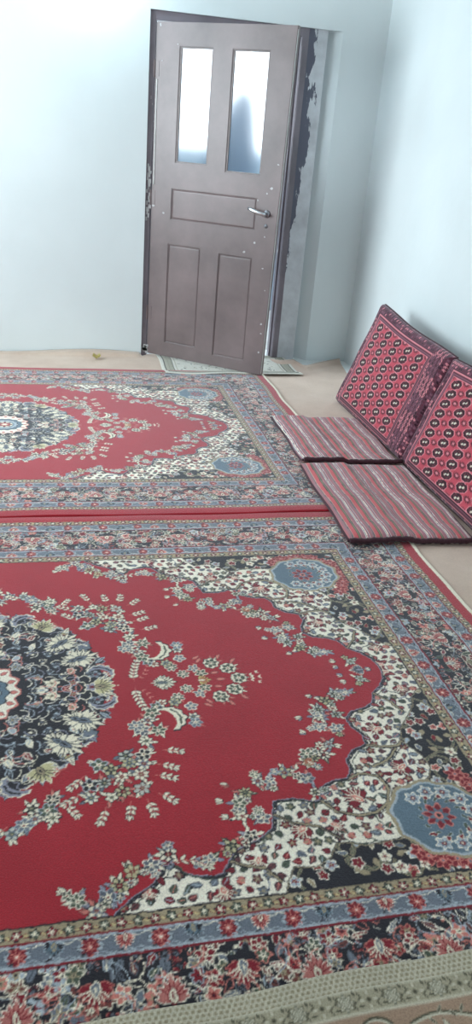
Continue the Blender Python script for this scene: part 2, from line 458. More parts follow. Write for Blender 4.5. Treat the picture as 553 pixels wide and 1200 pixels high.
    # --- sprays of flowers on the red along the scallops
    def fl(x, y, r=.0155, c=None):
        n = pick([5, 6, 7]); a = rnd(0, 6)
        if rs.rand() < .45: w.flower(x, y, r, n, pick([GRN, BGR, DK, rgb(96, 100, 112)]), CR, pick([CR, WHT, SKY]), a, eye=DRD)
        else: w.flower(x, y, r, n, pick([CR, CR, rgb(198, 198, 186), rgb(200, 190, 150)]), pick([DRD, GRN]), DK, a, ring=pick([None, BGR, DK]), eye=GLD)
    def bud(x, y, a, c=None): w.leaf(x, y, .021, .009, a, c or pick([CR, CR, PNK, LAV]), out=DK, ow=.0018)
    spray = [(.469,.632),(.428,.656),(.385,.667),(.354,.7),(.327,.724),(.263,.726),(.805,.412),(.76,.437),(.728,.433),(.687,.467),(.665,.502),(.663,.543),(.713,.555),(.67,.605),(.62,.628),
             (.952,.247),(.962,.204),(.974,.173),(1.005,.135),(1.042,.109),(1.08,.105),(.957,.322),(.93,.36),(.885,.35),(.88,.387),(1.0,.26),(1.018,.20),(.86,.44),(.865,.49),(.30,.755),(1.15,.045),(.56,.66)]
    for x, y in spray:
        for k in range(4):
            a = rnd(0, 6.28); bud(x+.014*math.cos(a), y+.014*math.sin(a), a)
        w.leaf(x, y, .034, .012, rnd(0, 6.28), pick([BGR, LAV, GRN]), out=DK, ow=.0018, vein=CR)
    for x, y in spray:
        fl(x, y, rnd(.013, .018)); a = rnd(0, 6.28); fl(x+.026*math.cos(a), y+.026*math.sin(a), rnd(.009, .012))
    for x, y, a in ((.913,.199,2.6),(.97,.104,2.4),(.908,.268,3.4),(.65,.433,2.8),(.625,.487,3.0),(.628,.542,3.3),(1.10,.02,3.1),(1.10,.05,2.7),(.238,.70,3.4),(1.2,.0,3.1),(.84,.405,4.4)):
        for k in (-.5, 0, .5): bud(x, y, a+k)
    w.sprig(.475, .655, .085, -.1, 4, CR, DK, .019, .008, .9, stem=PNK)
    w.palmette(1.165, .0, .032, PI, BGR, DK, LAV, CR)
    w.palmette(.885, .385, .024, 3.9, GLD, RUST, CR, DK)
    # --- pendant beside the medallion
    for sg in ((1, -1)):
        w.sprig(.452, .016*sg, .095, sg*1.5, 6, CR, DK, .021, .009, -.3*sg, stem=PNK)
        w.sprig(.462, .012*sg, .10, sg*.9, 5, PNK, None, .013, .005, .5*sg)
    for x, y in ((.604,.165),(.607,.19),(.605,.118),(.573,.073),(.604,.036),(.560,.095),(.640,.062),(.52,.095),(.505,.11),(.66,.035)):
        w.leaf(x, y, .03, .007, rnd(.3, 1.8), PNK, out=None); fl(x, y, .0155, pick([SKY, BGR, LAV, CR]))
    w.crescent(.552, .158, .052, -.35, CR, GRN, DK)
    w.palmette(.535, .0, .046, 0, CR, GRN, BGR, DK)
    w.palmette(.535, .0, .034, PI, CR, GRN, BGR, DK)
    w.palmette(.655, .0, .030, 0, rgb(206, 190, 120), RUST, CR, DK)
    for x, y in ((.700,.083),(.748,.052),(.772,.0)):
        for k in (-.6, 0, .6): w.leaf(x, y, .042, .010, math.atan2(y, x-.69+.0001)*.6+k, PNK if k else CR, out=DK, ow=.0016)
        w.blob(x, y, .0265, DK, 8, .07); w.blob(x, y, .0240, CR, 8, .07); w.flower(x, y, .0155, 6, GRN, CR, DK, .2, eye=DRD)
    for k in (-.35, 0, .35): w.sprig(.79, .0+.01*k, .042, k, 2, CR, None, .014, .005, k)
    for x, y, a in ((.69,.03,.2),(.70,.0,0),(.655,.09,1.0),(.72,.105,1.0),(.645,.11,.6),(.76,.085,.6)): w.leaf(x, y, .028, .010, a, PNK, out=DK, ow=.0016)
    # --- flower clusters all round the medallion
    A = [(.331,.325),(.304,.393),(.340,.390),(.306,.436),(.401,.299),(.448,.299),(.408,.329),(.384,.374),(.434,.372),(.385,.425),(.432,.421),(.445,.335),(.355,.44),(.36,.345)]
    Bc = [(.213,.43),(.165,.452),(.202,.462),(.213,.487),(.172,.485),(.121,.523),(.148,.50),(.0,.53),(.04,.50),(.075,.53),(.03,.56)]
    C = [(.46,.25),(.455,.205),(.475,.165),(.44,.185),(.49,.135),(.50,.21)]
    for x, y in A+Bc+C:
        for k in range(5):
            a = rnd(0, 6.28); w.leaf(x+.012*math.cos(a), y+.012*math.sin(a), .024, .0085, a, pick([CR, PNK, BGR, CR]), out=DK, ow=.0016)
    for x, y in A+Bc+C: fl(x, y, rnd(.014, .019))
    for x, y, a in ((.29,.36,2.2),(.28,.42,2.4),(.47,.44,.6),(.48,.34,.3),(.47,.38,.2),(.40,.46,1.6),(.44,.46,1.2),(.34,.47,1.8),(.24,.45,.8),(.11,.50,2.4),(.50,.29,.1)):
        w.sprig(x, y, .045, a, 3, CR, DK, .018, .008, .3, stem=PNK)
    # --- medallion
    R = .372
    def ray(a, r): return r*math.cos(a)*1.0, r*math.sin(a)*1.09
    P = []
    for k in range(241):
        a = k/240*2*PI; r = R*(1+.035*abs(math.cos(8*a))-.02)
        P.append(ray(a, r))
    for a in (0.12, .36, .62, .9, 1.2, 1.45):
        x, y = ray(a, R*.96); w.palmette(x, y, .030, a+.5, LAV, DK, BGR, CR); w.crescent(x, y, .034, a+.9, LAV, DK, CR)
    w.poly(P, DK)
    for k in range(26):
        a = k/26*2*PI+.06
        x, y = ray(a, R*.975); w.blob(x, y, .026, LAV if k % 2 else DK, 7, .16, a); w.blob(x, y, .022, DK if k % 2 else BGR, 7, .16, a)
        w.leaf(x, y, .04, .015, a+.5, [CR, SKY, LAV][k % 3], out=DK, ow=.002, vein=DK)
    for rr, n in ((.352, 40), (.318, 36), (.284, 34), (.25, 28), (.218, 26), (.186, 20), (.158, 16)):
        for k in range(n):
            a = (k+.5*(n % 4 == 2))/n*2*PI
            if a > PI/2+.2 and a < 2*PI-.2: continue
            x, y = ray(a, rr+rnd(-.009, .009)); q = rs.rand()
            if q < .36: w.flower(x, y, rnd(.012, .0175), pick([5, 6]), pick([DRD, CR, BGR, LAV, rgb(190,176,130), PNK]), pick([GLD, DRD]), pick([WHT, CR, SKY]), a, eye=DK)
            elif q < .72: w.leaf(x-.015*math.cos(a), y-.015*math.sin(a), .036, .015, a+rnd(-.9, .9), pick([DRD, BGR, DK, GRN, CR, SKY]), out=pick([WHT, CR, SKY]), ow=.003, vein=pick([CR, SKY]))
            else: w.palmette(x, y, .020, a, pick([CR, SKY]), DK, BGR, DK)
    for _ in range(150):
        a = rnd(-.1, PI/2+.1); r = rnd(.14, .37); x, y = ray(a, r); t = a+rnd(-.6, .6); pts = []
        for k in range(6):
            pts.append((x, y)); x += .009*math.cos(t); y += .009*math.sin(t); t += rnd(.3, .6)*(1 if _ % 2 else -1)
        w.line(pts, .0026, pick([WHT, CR, SKY, PNK, DK, LAV]))
    for a, c in ((.42, CR), (1.02, rgb(206, 196, 150)), (1.50, CR), (.0, rgb(206, 196, 150)), (.72, CR), (1.25, LAV), (.2, LAV)):
        x, y = ray(a, .325 if c is CR else .350)
        if c is CR: w.palmette(x, y, .062, a, CR, DK, BGR, DK); w.palmette(x-.02*math.cos(a), y-.02*math.sin(a), .044, a+PI, CR, DK, BGR, DK)
        elif c is LAV: w.crescent(x+.02*math.cos(a), y+.02*math.sin(a), .04, a+1.0, LAV, DK, CR)
        else: w.palmette(x, y, .052, a, c, DK, GLD, CR)
    # centre rings
    w.blob(0, 0, .150, PNK, 16, .05, 0, .82, 1.0); w.blob(0, 0, .144, WHT, 16, .05, 0, .82, 1)
    for k in range(16):
        a = k/16*2*PI; w.leaf(.108*math.cos(a)*.9, .118*math.sin(a), .024, .014, a, PNK, out=DRD, ow=.0018)
    w.blob(0, 0, .094, DK, 14, .05); w.blob(0, 0, .089, BLU, 14, .05); w.blob(0, 0, .072, DK, 14, .05); w.blob(0, 0, .068, SKY, 14, .05)
    w.blob(0, 0, .052, BLU); w.blob(0, 0, .044, CR); w.flower(0, 0, .034, 8, DRD, CR, DK, 0, ring=PNK)
    # --- guard stripes and border: distance outwards from the inner corner
    w.clip = None
    dd = np.maximum(uu-U, vv-V)
    def stripe(a, b, c): w.a[(dd >= a) & (dd < b)] = lin(c)
    stripe(-.004, .0, DK); stripe(0, .031, GLD); stripe(.031, .036, DRD); stripe(.036, .041, SKY); stripe(.041, .082, BGR); stripe(.082, .086, SKY); stripe(.086, .092, DRD)
    stripe(.092, .248, DK); stripe(.248, .253, DRD); stripe(.253, .258, SKY); stripe(.258, .303, BGR); stripe(.303, .308, DRD); stripe(.308, .334, GLD)
    stripe(.334, .40, RED)
    def along(off, step, fn):
        """walk a stripe: bottom run (facing v) then side run (facing u), clear of the mitre"""
        n = int((U+off)/step); k = 0
        for i in range(n+1):
            fn(i*step if i else 0, V+off, 0, i)
        n2 = int((V+off)/step)
        for i in range(n2+1):
            fn(U+off, i*step, 1, i)
    gl = lambda x, y, d, i: (w.flower(x, y, .0095, 5, [DRD, GRN][i % 2], CR, DK, i), w.leaf(x+(.012 if not d else 0), y+(.012 if d else 0), .016, .006, (PI/2)*d+.4, rgb(206,190,140), out=DRD, ow=.0015))
    along(.0155, .035, gl); along(.321, .032, gl)
    def blue(x, y, d, i):
        a = PI/2 if not d else 0
        if i % 2 == 0:
            w.blob(x, y, .0195, PNK, 8, .1, 0); w.flower(x, y, .0165, 8, DRD, PNK, DRD, .2, eye=WHT)
            for q in (-1, 1):
                X, Y = (x+q*.026, y) if not d else (x, y+q*.026)
                w.leaf(X, Y, .016, .006, a+q*.9, SKY, out=DK, ow=.001); w.leaf(X, Y, .016, .006, a+PI-q*.9, SKY, out=DK, ow=.001)
        else:
            X, Y = x-(.012 if d else 0), y-(.012 if not d else 0)
            if i % 4 == 1: w.palmette(X, Y, .027, a, PNK, DRD, CR, WHT)
            else: w.palmette(X, Y, .027, a, DK, BLU, GLD, SKY)
        for q in (-1, 1):
            for e_ in (-.0175, .0175):
                X, Y = (x+q*.018, y+e_) if not d else (x+e_, y+q*.018)
                w.leaf(X, Y, .015, .0045, a+PI/2*q+.3*q, SKY if q > 0 else DK)
    for off in (.061, .281):
        for sg in (-1, 1):
            for d_ in (0, 1):
                L_ = (U if d_ == 0 else V)+off; tt = np.arange(0, L_, .006)
                o_ = off+sg*(.0165+.0035*np.sin(tt*2*PI/.0355))
                P_ = [((t, V+o) if d_ == 0 else (U+o, t)) for t, o in zip(tt, o_)]
                w.line(P_, .0019, SKY if sg > 0 else WHT)
    along(.061, .071, blue); along(.281, .071, blue)
    # main border
    w.clip = (dd > .093) & (dd < .247)
    def scat(x, y, d):
        q = rs.rand(); a = rnd(0, 6.28)
        if q < .42: w.flower(x, y, rnd(.012, .018), pick([5, 6]), pick([DRD, DRD, BGR, rgb(120, 66, 60), GRN, PNK, SKY]), pick([GLD, DRD, CR]), pick([WHT, CR, PNK, SKY]), a, eye=DK)
        elif q < .82: w.leaf(x-.012*math.cos(a), y-.012*math.sin(a), rnd(.028, .040), rnd(.011, .016), a, pick([DRD, BGR, GRN, DK, DK, rgb(120, 66, 60)]), out=pick([WHT, CR, PNK, SKY, BGR]), ow=.002, vein=pick([CR, DK, BGR]))
        else: w.palmette(x, y, .018, a, pick([CR, DRD, BGR]), DK, BGR, pick([WHT, PNK]))
    g = .0285
    for x in np.arange(0, HU, g):
        for y in np.arange(0, HV, g):
            o = .5*g*(int(round(x/g)) % 2); d = max(x-U, y+o-V)
            if .088 < d < .25: scat(x+rnd(-.007, .007), y+o+rnd(-.007, .007), 0)
    along(.17, .145, lambda x, y, d, i: None)
    for _ in range(220):
        if rs.rand() < .6: x, y = rnd(0, HU), V+rnd(.10, .24)
        else: x, y = U+rnd(.10, .24), rnd(0, HV)
        t = rnd(0, 6.28); pts = []
        for k in range(8):
            pts.append((x, y)); x += .009*math.cos(t); y += .009*math.sin(t); t += rnd(.15, .45)*(1 if _ % 2 else -1)
        w.line(pts, .0026, pick([WHT, CR, SKY, PNK]))
    def big(x, y, d, i):
        a = (PI/2 if not d else 0)+(PI if i % 2 else 0); o = .02 if i % 2 else -.02
        X, Y = (x, y+o) if not d else (x+o, y)
        w.blob(X, Y, .036, DK, 8, .1)
        if i % 2: w.palmette(X, Y, .044, a, rgb(196,120,112), DRD, CR, WHT)
        else: w.palmette(X, Y, .044, a, DRD, CR, BGR, PNK)
    along(.17, .145, big)
    w.palmette(U+.17, V+.17, .05, .78, RUST, CR, BGR, WHT)
    w.clip = None
    # long side keeps a plain red selvedge, short side ends in a cream webbing
    sel = (uu > U+.352) & (vv < HV)
    w.a[sel & (uu < U+.377)] = lin(RED); w.a[uu >= U+.377] = lin(CR)
    # hand-knotted unevenness: outlines wander by about a knot
    jj, ii = np.meshgrid(np.arange(w.ny), np.arange(w.nx), indexing='ij')
    def smooth(k):
        r = rs.rand(w.ny//k+3, w.nx//k+3); a_, b_ = jj/k, ii/k; j0, i0 = a_.astype(int), b_.astype(int); fa, fb = a_-j0, b_-i0
        return (r[j0, i0]*(1-fa)*(1-fb)+r[j0+1, i0]*fa*(1-fb)+r[j0, i0+1]*(1-fa)*fb+r[j0+1, i0+1]*fa*fb)-.5
    dj = np.clip(jj+np.rint(smooth(3)*2.2+smooth(8)*2.2), 0, w.ny-1).astype(int); di = np.clip(ii+np.rint(smooth(3)*2.2+smooth(8)*2.2), 0, w.nx-1).astype(int)
    w.a = w.a[dj, di]
    q = w.half()
    full = np.concatenate([q[::-1], q], 0); full = np.concatenate([full[:, ::-1], full], 1)
    return full, .003

def grid_mesh(name, colors, res, zfun, thick=.009, warp=None, mat_=None, extra_rows=1):
    """sheet of knots with thickness; colours per knot, edges turned down to the floor"""
    ny, nx = colors.shape[:2]
    x = (np.arange(nx)-(nx-1)/2)*res; y = (np.arange(ny)-(ny-1)/2)*res
    X, Y = np.meshgrid(x, y); X = X.copy(); Y = Y.copy()
    # rounded rim
    d = np.minimum(np.minimum(np.arange(nx)[None, :], nx-1-np.arange(nx)[None, :]), np.minimum(np.arange(ny)[:, None], ny-1-np.arange(ny)[:, None])).astype(float)
    k = np.clip(d/2., 0, 1); Zt = thick*np.where(d == 0, 0.05, .55+.45*k)
    Z = Zt + zfun(X, Y)
    if warp: dx, dy = warp(X, Y); X += dx; Y += dy
    co = np.stack([X, Y, Z], -1).reshape(-1, 3).astype(np.float32)
    idx = np.arange(nx*ny).reshape(ny, nx)
    f = np.stack([idx[:-1, :-1], idx[:-1, 1:], idx[1:, 1:], idx[1:, :-1]], -1).reshape(-1, 4)
    return mesh_from(name, co, f, colors.reshape(-1, 3), mat_)

def mesh_from(name, co, f, col, m, smooth=True):
    me = bpy.data.meshes.new(name)
    me.vertices.add(len(co)); me.vertices.foreach_set('co', np.ascontiguousarray(co, np.float32).ravel())
    me.loops.add(f.size); me.loops.foreach_set('vertex_index', np.ascontiguousarray(f, np.int32).ravel())
    me.polygons.add(len(f)); me.polygons.foreach_set('loop_start', np.arange(0, f.size, 4, dtype=np.int32))
    me.update(calc_edges=True)
    if smooth: me.polygons.foreach_set('use_smooth', np.ones(len(f), bool))
    at = me.attributes.new('weave', 'FLOAT_COLOR', 'POINT')
    c4 = np.ones((len(co), 4), np.float32); c4[:, :3] = col; at.data.foreach_set('color', c4.ravel())
    me.materials.append(m); me.validate()
    return me

def add(name, me, loc=(0, 0, 0), rz=0, parent=None):
    o = bpy.data.objects.new(name, me); COL.objects.link(o); o.location = loc; o.rotation_euler = (0, 0, rz)
    if parent: o.parent = parent
    return o

# ------------------------------------------------------------------ the room
DW = 5.87          # back wall plane
XR = 2.24          # right wall
XL = -2.30; YB = -2.2; HT = 2.85
OX0, OX1, OZ = .649, 1.925, 2.206     # doorway recess in the back wall
def struct(name, bm, m): 
    o = link(name, bm, m); o['kind'] = 'structure'; return o
bm = bmesh.new(); box(bm, XL-.2, XR+.2, YB-.2, DW+.3, -.12, 0); struct('floor', bm, M_floor)
bm = bmesh.new(); box(bm, XL-.2, XR+.2, YB-.2, DW+.3, HT, HT+.15); struct('ceiling', bm, M_ceiling)
# back wall: three masonry pieces round the doorway, with a splayed right reveal
bm = bmesh.new()
box(bm, XL-.2, OX0, DW, DW+.25, 0, HT)
prism(bm, [(OX1, DW), (XR+.2, DW), (XR+.2, DW+.25), (1.845, DW+.25), (1.845, DW+.085)], 0, HT)
box(bm, OX0, 1.925, DW, DW+.25, OZ, HT)
struct('wall_back', bm, M_wall)
bm = bmesh.new(); box(bm, XR, XR+.2, YB-.2, DW, 0, HT); struct('wall_right', bm, M_wall)
WY0, WY1, WZ0, WZ1 = 3.15, 5.15, 1.0, 2.45
bm = bmesh.new()
box(bm, XL-.2, XL, YB-.2, WY0, 0, HT); box(bm, XL-.2, XL, WY1, DW, 0, HT)
box(bm, XL-.2, XL, WY0, WY1, 0, WZ0); box(bm, XL-.2, XL, WY0, WY1, WZ1, HT)
struct('wall_left', bm, M_wall)
RX0, RX1, RZ0, RZ1 = -.8, 1.2, 1.05, 2.45
bm = bmesh.new()
box(bm, XL, RX0, YB-.2, YB, 0, HT); box(bm, RX1, XR, YB-.2, YB, 0, HT)
box(bm, RX0, RX1, YB-.2, YB, 0, RZ0); box(bm, RX0, RX1, YB-.2, YB, RZ1, HT)
struct('wall_rear', bm, M_wall)
def window(name, along_y, a0, a1, z0, z1, pos):
    e = empty(name, (pos, a0, z0) if along_y else (a0, pos, z0)); e['kind'] = 'structure'
    def B(bm, s0, s1, t0, t1, d0=-.03, d1=.03, bev=.004):
        if along_y: box(bm, d0, d1, s0, s1, t0, t1, bev)
        else: box(bm, s0, s1, d0, d1, t0, t1, bev)
    Wd, H = a1-a0, z1-z0; t = .06
    bm = bmesh.new(); B(bm, 0, Wd, 0, t); B(bm, 0, Wd, H-t, H); B(bm, 0, t, t, H-t); B(bm, Wd-t, Wd, t, H-t); B(bm, Wd/2-.03, Wd/2+.03, t, H-t)
    link('window_frame', bm, M_pale_trim, e)
    for s0, s1 in ((t, Wd/2-.03), (Wd/2+.03, Wd-t)):
        bm = bmesh.new(); B(bm, s0, s1, t, H-t, -.002, .002, 0); link('window_pane', bm, M_clear, e)
window('window_1', True, WY0, WY1, WZ0, WZ1, XL-.1)
window('added_rear_window', False, RX0, RX1, RZ0, RZ1, YB-.1)  # added unseen window that houses the rear fill light

# unseen bulb lamp added above the door to brighten the upper wall
lp = empty('added_wall_lamp', (.30, DW, 2.62)); tag(lp, 'added unseen bulb lamp that brightens the wall above the door', 'lamp')
M_lampbody = simple('white_lamp_plastic', rgb(235, 235, 232), .4)
bm = bmesh.new(); tube(bm, [(0, 0, 0), (0, -.012, 0), (0, -.03, 0)], [.05, .05, .03], 24); tube(bm, [(0, -.028, 0), (0, -.10, -.0), (0, -.125, -.03)], .012, 12)
tube(bm, [(0, -.125, -.01), (0, -.125, -.06)], [.018, .022], 16); link('lamp_holder', bm, M_lampbody, lp, True)
m_, N_, L_, B_ = mat('lit_bulb'); B_.inputs['Emission Color'].default_value = (.72, .9, 1, 1); B_.inputs['Emission Strength'].default_value = 6
bm = bmesh.new(); tube(bm, [(0, -.125, z_) for z_ in (-.06, -.075, -.10, -.125, -.145, -.155)], [.014, .024, .031, .029, .018, .005], 18); link('bulb', bm, m_, lp, True)
pl_ = bpy.data.lights.new('bulb_fill_light', 'POINT'); pl_.energy = 7; pl_.color = (.62, .88, 1); pl_.shadow_soft_size = .05
po = bpy.data.objects.new('bulb_fill_light', pl_); COL.objects.link(po); po.location = (.30, DW-.19, 2.44)

# yard beyond the doorway
bm = bmesh.new(); box(bm, -1.5, 5.5, DW+.3, 11, -.12, -.02); struct('ground', bm, M_yard)
bm = bmesh.new(); box(bm, -.2, 4.2, 7.9, 8.1, -.02, 1.42, .02); tag(link('yard_wall', bm, M_yardwall), kind='structure')
bm = bmesh.new()
rs = np.random.RandomState(3)
prof = [(1.36, 0), (1.34, .5), (1.30, .95), (1.33, 1.25), (1.44, 1.48), (1.52, 1.62), (1.56, 1.74), (1.63, 1.79), (1.70, 1.74), (1.73, 1.6), (1.76, 1.35), (1.78, .9), (1.76, .4), (1.74, 0)]
for y in (7.35, 7.5):
    pass
prof = [(x, z*1.07 if z > .1 else z) for x, z in prof]
a = [bm.verts.new((x, 7.38+.03*math.sin(9*z), z-.01)) for x, z in prof]; b = [bm.verts.new((x, 7.55+.03*math.sin(7*z), z-.01)) for x, z in prof]
n = len(a); bm.faces.new(a); bm.faces.new(b[::-1])
for i in range(n): bm.faces.new((a[i], b[i], b[(i+1) % n], a[(i+1) % n]))
bmesh.ops.bevel(bm, geom=list(bm.edges), offset=.03, segments=3, affect='EDGES')
tag(link('unidentified_form', bm, M_slate_blue, None, True), 'blurred slate-blue shape outside, seen through the right frosted door pane', 'unidentified shape')  # unidentified form; its draped outline and cloth are made up

# door frame (fixed): head, left jamb, right jamb with stop, threshold hidden by the mat
tr = empty('trim_1', (0, 0, 0)); tr['kind'] = 'structure'
FY0, FY1 = 5.890, 5.990
bm = bmesh.new(); box(bm, OX0, .688, FY0, FY1, 0, 2.206, .004); box(bm, .688, .70, FY0+.05, FY1, 0, 2.17, .003); link('left_jamb', bm, M_frame, tr)
bm = bmesh.new(); box(bm, 1.652, 1.70, FY0, FY1, 0, 2.206, .003); box(bm, 1.64, 1.652, FY0+.045, FY1, 0, 2.15, .003)
box(bm, 1.655, 1.668, FY0-.010, FY0+.002, 0.02, 2.10, .003)
link('right_jamb', bm, M_frame, tr)
bm = bmesh.new(); box(bm, 1.70, 1.83, FY0+.004, FY1, 0, 2.206, .0); link('plaster_return', bm, M_jamb, tr)
bm = bmesh.new(); box(bm, OX0, 1.70, FY0+.001, FY1, 2.152, 2.206, .004); link('head_jamb', bm, M_frame, tr)

# the door leaf, ajar into the room: local x along the leaf, y = 0 its room face
D = empty('door_1', (.692, 5.892, .022), math.radians(-37.6)); D['kind'] = 'structure'
DWID, DH, DT = .952, 2.122, .042
# openings on the leaf face (x0, x1, z0, z1)
panes = [(.178, .412, 1.315, 1.988), (.552, .800, 1.288, 1.985)]
fields = [(.160, .792, .955, 1.150, 'middle'), (.150, .400, .105, .790, 'lower'), (.545, .792, .080, .775, 'lower')]
def leaf():
    xs = sorted({0, DWID} | {v for p in panes for v in p[:2]} | {v for p in fields for v in p[:2]})
    zs = sorted({0, DH} | {v for p in panes for v in p[2:4]} | {v for p in fields for v in p[2:4]})
    bm = bmesh.new(); V = {}
    def vert(i, j, s):
        if (i, j, s) not in V: V[(i, j, s)] = bm.verts.new((xs[i], 0 if s == 0 else DT, zs[j]))
        return V[(i, j, s)]
    def solid(i, j):
        if not (0 <= i < len(xs)-1 and 0 <= j < len(zs)-1): return False
        cx, cz = (xs[i]+xs[i+1])/2, (zs[j]+zs[j+1])/2
        return not any(p[0] < cx < p[1] and p[2] < cz < p[3] for p in list(panes)+list(fields))
    for i in range(len(xs)-1):
        for j in range(len(zs)-1):
            if not solid(i, j): continue
            bm.faces.new((vert(i, j, 0), vert(i+1, j, 0), vert(i+1, j+1, 0), vert(i, j+1, 0)))
            bm.faces.new((vert(i, j, 1), vert(i, j+1, 1), vert(i+1, j+1, 1), vert(i+1, j, 1)))
            for di, dj, e in ((-1, 0, ((i, j), (i, j+1))), (1, 0, ((i+1, j), (i+1, j+1))), (0, -1, ((i, j), (i+1, j))), (0, 1, ((i, j+1), (i+1, j+1)))):
                if not solid(i+di, j+dj):
                    (a, b), (c, d) = e
                    bm.faces.new((vert(a, b, 0), vert(c, d, 0), vert(c, d, 1), vert(a, b, 1)))
    bmesh.ops.recalc_face_normals(bm, faces=bm.faces)
    for v in bm.verts:
        if abs(v.co.x-DWID) < 1e-5: v.co.x = .930+.038*v.co.z/DH
    sharp = [e for e in bm.edges if len(e.link_faces) == 2 and e.calc_face_angle(0) > 1]
    bmesh.ops.bevel(bm, geom=sharp, offset=.004, segments=2, affect='EDGES')
    return link('door_leaf', bm, M_door, D)
LF = leaf()
for x0, x1, z0, z1, kd in fields:
    bm = bmesh.new()
    # raised panel: flat field with a sloping margin, set back in the leaf
    def ring(ins, y): return [bm.verts.new(p) for p in ((x0+ins, y, z0+ins), (x1-ins, y, z0+ins), (x1-ins, y, z1-ins), (x0+ins, y, z1-ins))]
    rg = [ring(.0005, .006), ring(.005, .0085), ring(.012, .0045), ring(.016, .004)]
    for A_, B_ in zip(rg, rg[1:]):
        for k in range(4): bm.faces.new((A_[k], A_[(k+1) % 4], B_[(k+1) % 4], B_[k]))
    bm.faces.new(rg[-1])
    bk = ring(.0005, .030); bm.faces.new(bk[::-1])
    for k in range(4): bm.faces.new((rg[0][k], bk[k], bk[(k+1) % 4], rg[0][(k+1) % 4]))
    link('door_panel', bm, M_door, D)
M_bead = simple('pale_worn_bead', rgb(150, 140, 138), .5)
for x0, x1, z0, z1 in panes:
    bm = bmesh.new(); box(bm, x0+.001, x1-.001, .018, .023, z0+.001, z1-.001); gp = link('frosted_pane', bm, M_frost, D)
    bm = bmesh.new()
    for a0, a1, b0, b1 in ((x0, x1, z0, z0+.009), (x0, x1, z1-.009, z1), (x0, x0+.009, z0+.009, z1-.009), (x1-.009, x1, z0+.009, z1-.009)):
        box(bm, a0+.0005, a1-.0005, .006, .017, b0+.0005, b1-.0005, .002)
    link('glazing_bead', bm, M_bead, D)
# lever handle with rose and keyhole
h = empty('door_handle', (.872, 0, 1.062)); h.parent = D
bm = bmesh.new(); tube(bm, [(0, -.0, 0), (0, -.010, 0)], [.024, .021], 20); tube(bm, [(0, -.008, 0), (0, -.045, 0)], .0095, 14); link('rose', bm, M_steel, h, True)
bm = bmesh.new(); tube(bm, [(.006, -.046, -.002), (-.02, -.050, .002), (-.055, -.052, .010), (-.095, -.050, .020), (-.118, -.042, .026)], [.010, .012, .013, .0125, .008], 14); link('lever', bm, M_alu, h, True)
bm = bmesh.new(); tube(bm, [(.0, -.0005, -.075), (0, -.005, -.075)], [.013, .012], 16); tube(bm, [(0, -.0055, -.075), (0, -.0065, -.075)], .004, 10); link('keyhole_cover', bm, M_steel, h, True)
# hinges on the left edge, long pale strip beside the upper hinge edge, pale strip painting light onto the closing edge
for z in (.3, 1.08, 1.86):
    bm = bmesh.new(); tube(bm, [(-.004, -.004, z-.05), (-.004, -.004, z+.05)], .007, 12); box(bm, 0, .03, -.002, .001, z-.045, z+.045, .0005); link('hinge', bm, M_door, D, False)
bm = bmesh.new(); box(bm, .012, .021, -.005, .001, 1.165, 1.80, .002); s_ = link('hinge_edge_strip', bm, M_pale_trim, D); s_['label'] = 'pale strip beside the hinges'
bm = bmesh.new(); box(bm, -.0005, .0015, .001, .008, .01, DH-.02, .0005)
for v in bm.verts: v.co.x += .930+.038*v.co.z/DH
s_ = link('lit_edge_strip', bm, M_pale_trim, D); s_['label'] = 'pale strip standing for light on the closing edge'
# chips where the paint has gone
bm = bmesh.new(); rs = np.random.RandomState(11)
chips = [(.03, 2.105, .012), (.05, 1.905, .006), (.90, .355, .013), (.905, .29, .007), (.89, 1.22, .012), (.86, 1.185, .008), (.80, 1.14, .008), (.80, .875, .012), (.73, .81, .010), (.90, .16, .010), (.905, .58, .006), (.02, 1.03, .012), (.10, .99, .008), (.87, .92, .007), (.16, 2.0, .005), (.92, 1.36, .007), (.875, .72, .006)]
for x, z, r in chips:
    n = 9; vs_ = []
    t = rs.rand()*6
    for k in range(n):
        a = 2*PI*k/n; q = r*(.55+.6*rs.rand()); vs_.append((x+q*math.cos(a)*(.6+.5*math.cos(t)**2), z+q*math.sin(a)*.8))
    A_ = [bm.verts.new((x_, -.0012, z_)) for x_, z_ in vs_]; B_ = [bm.verts.new((x_, .0005, z_)) for x_, z_ in vs_]
    bm.faces.new(A_)
    for k in range(n): bm.faces.new((A_[k], A_[(k+1) % n], B_[(k+1) % n], B_[k]))
s_ = link('paint_chips', bm, simple('bare_filler', rgb(196, 194, 194), .8), D); s_['label'] = 'pale chips in the brown paint'; s_['kind'] = 'stuff'
# ragged filler along the left jamb
bm = bmesh.new()
for z in np.arange(.95, 1.30, .02):
    w_ = .006+.018*rs.rand(); x = .655+.02*rs.rand(); box(bm, x, x+w_, FY0-.004, FY0+.003, z, z+.018+.012*rs.rand(), .0015)
for k in range(16):
    z = .02+.05*rs.rand(); x = .652+.04*rs.rand(); box(bm, x, x+.02, FY0-.005, FY0+.003, z, z+.02, .002)
link('filler_patches', bm, simple('white_filler', rgb(205, 206, 206), .85), tr)

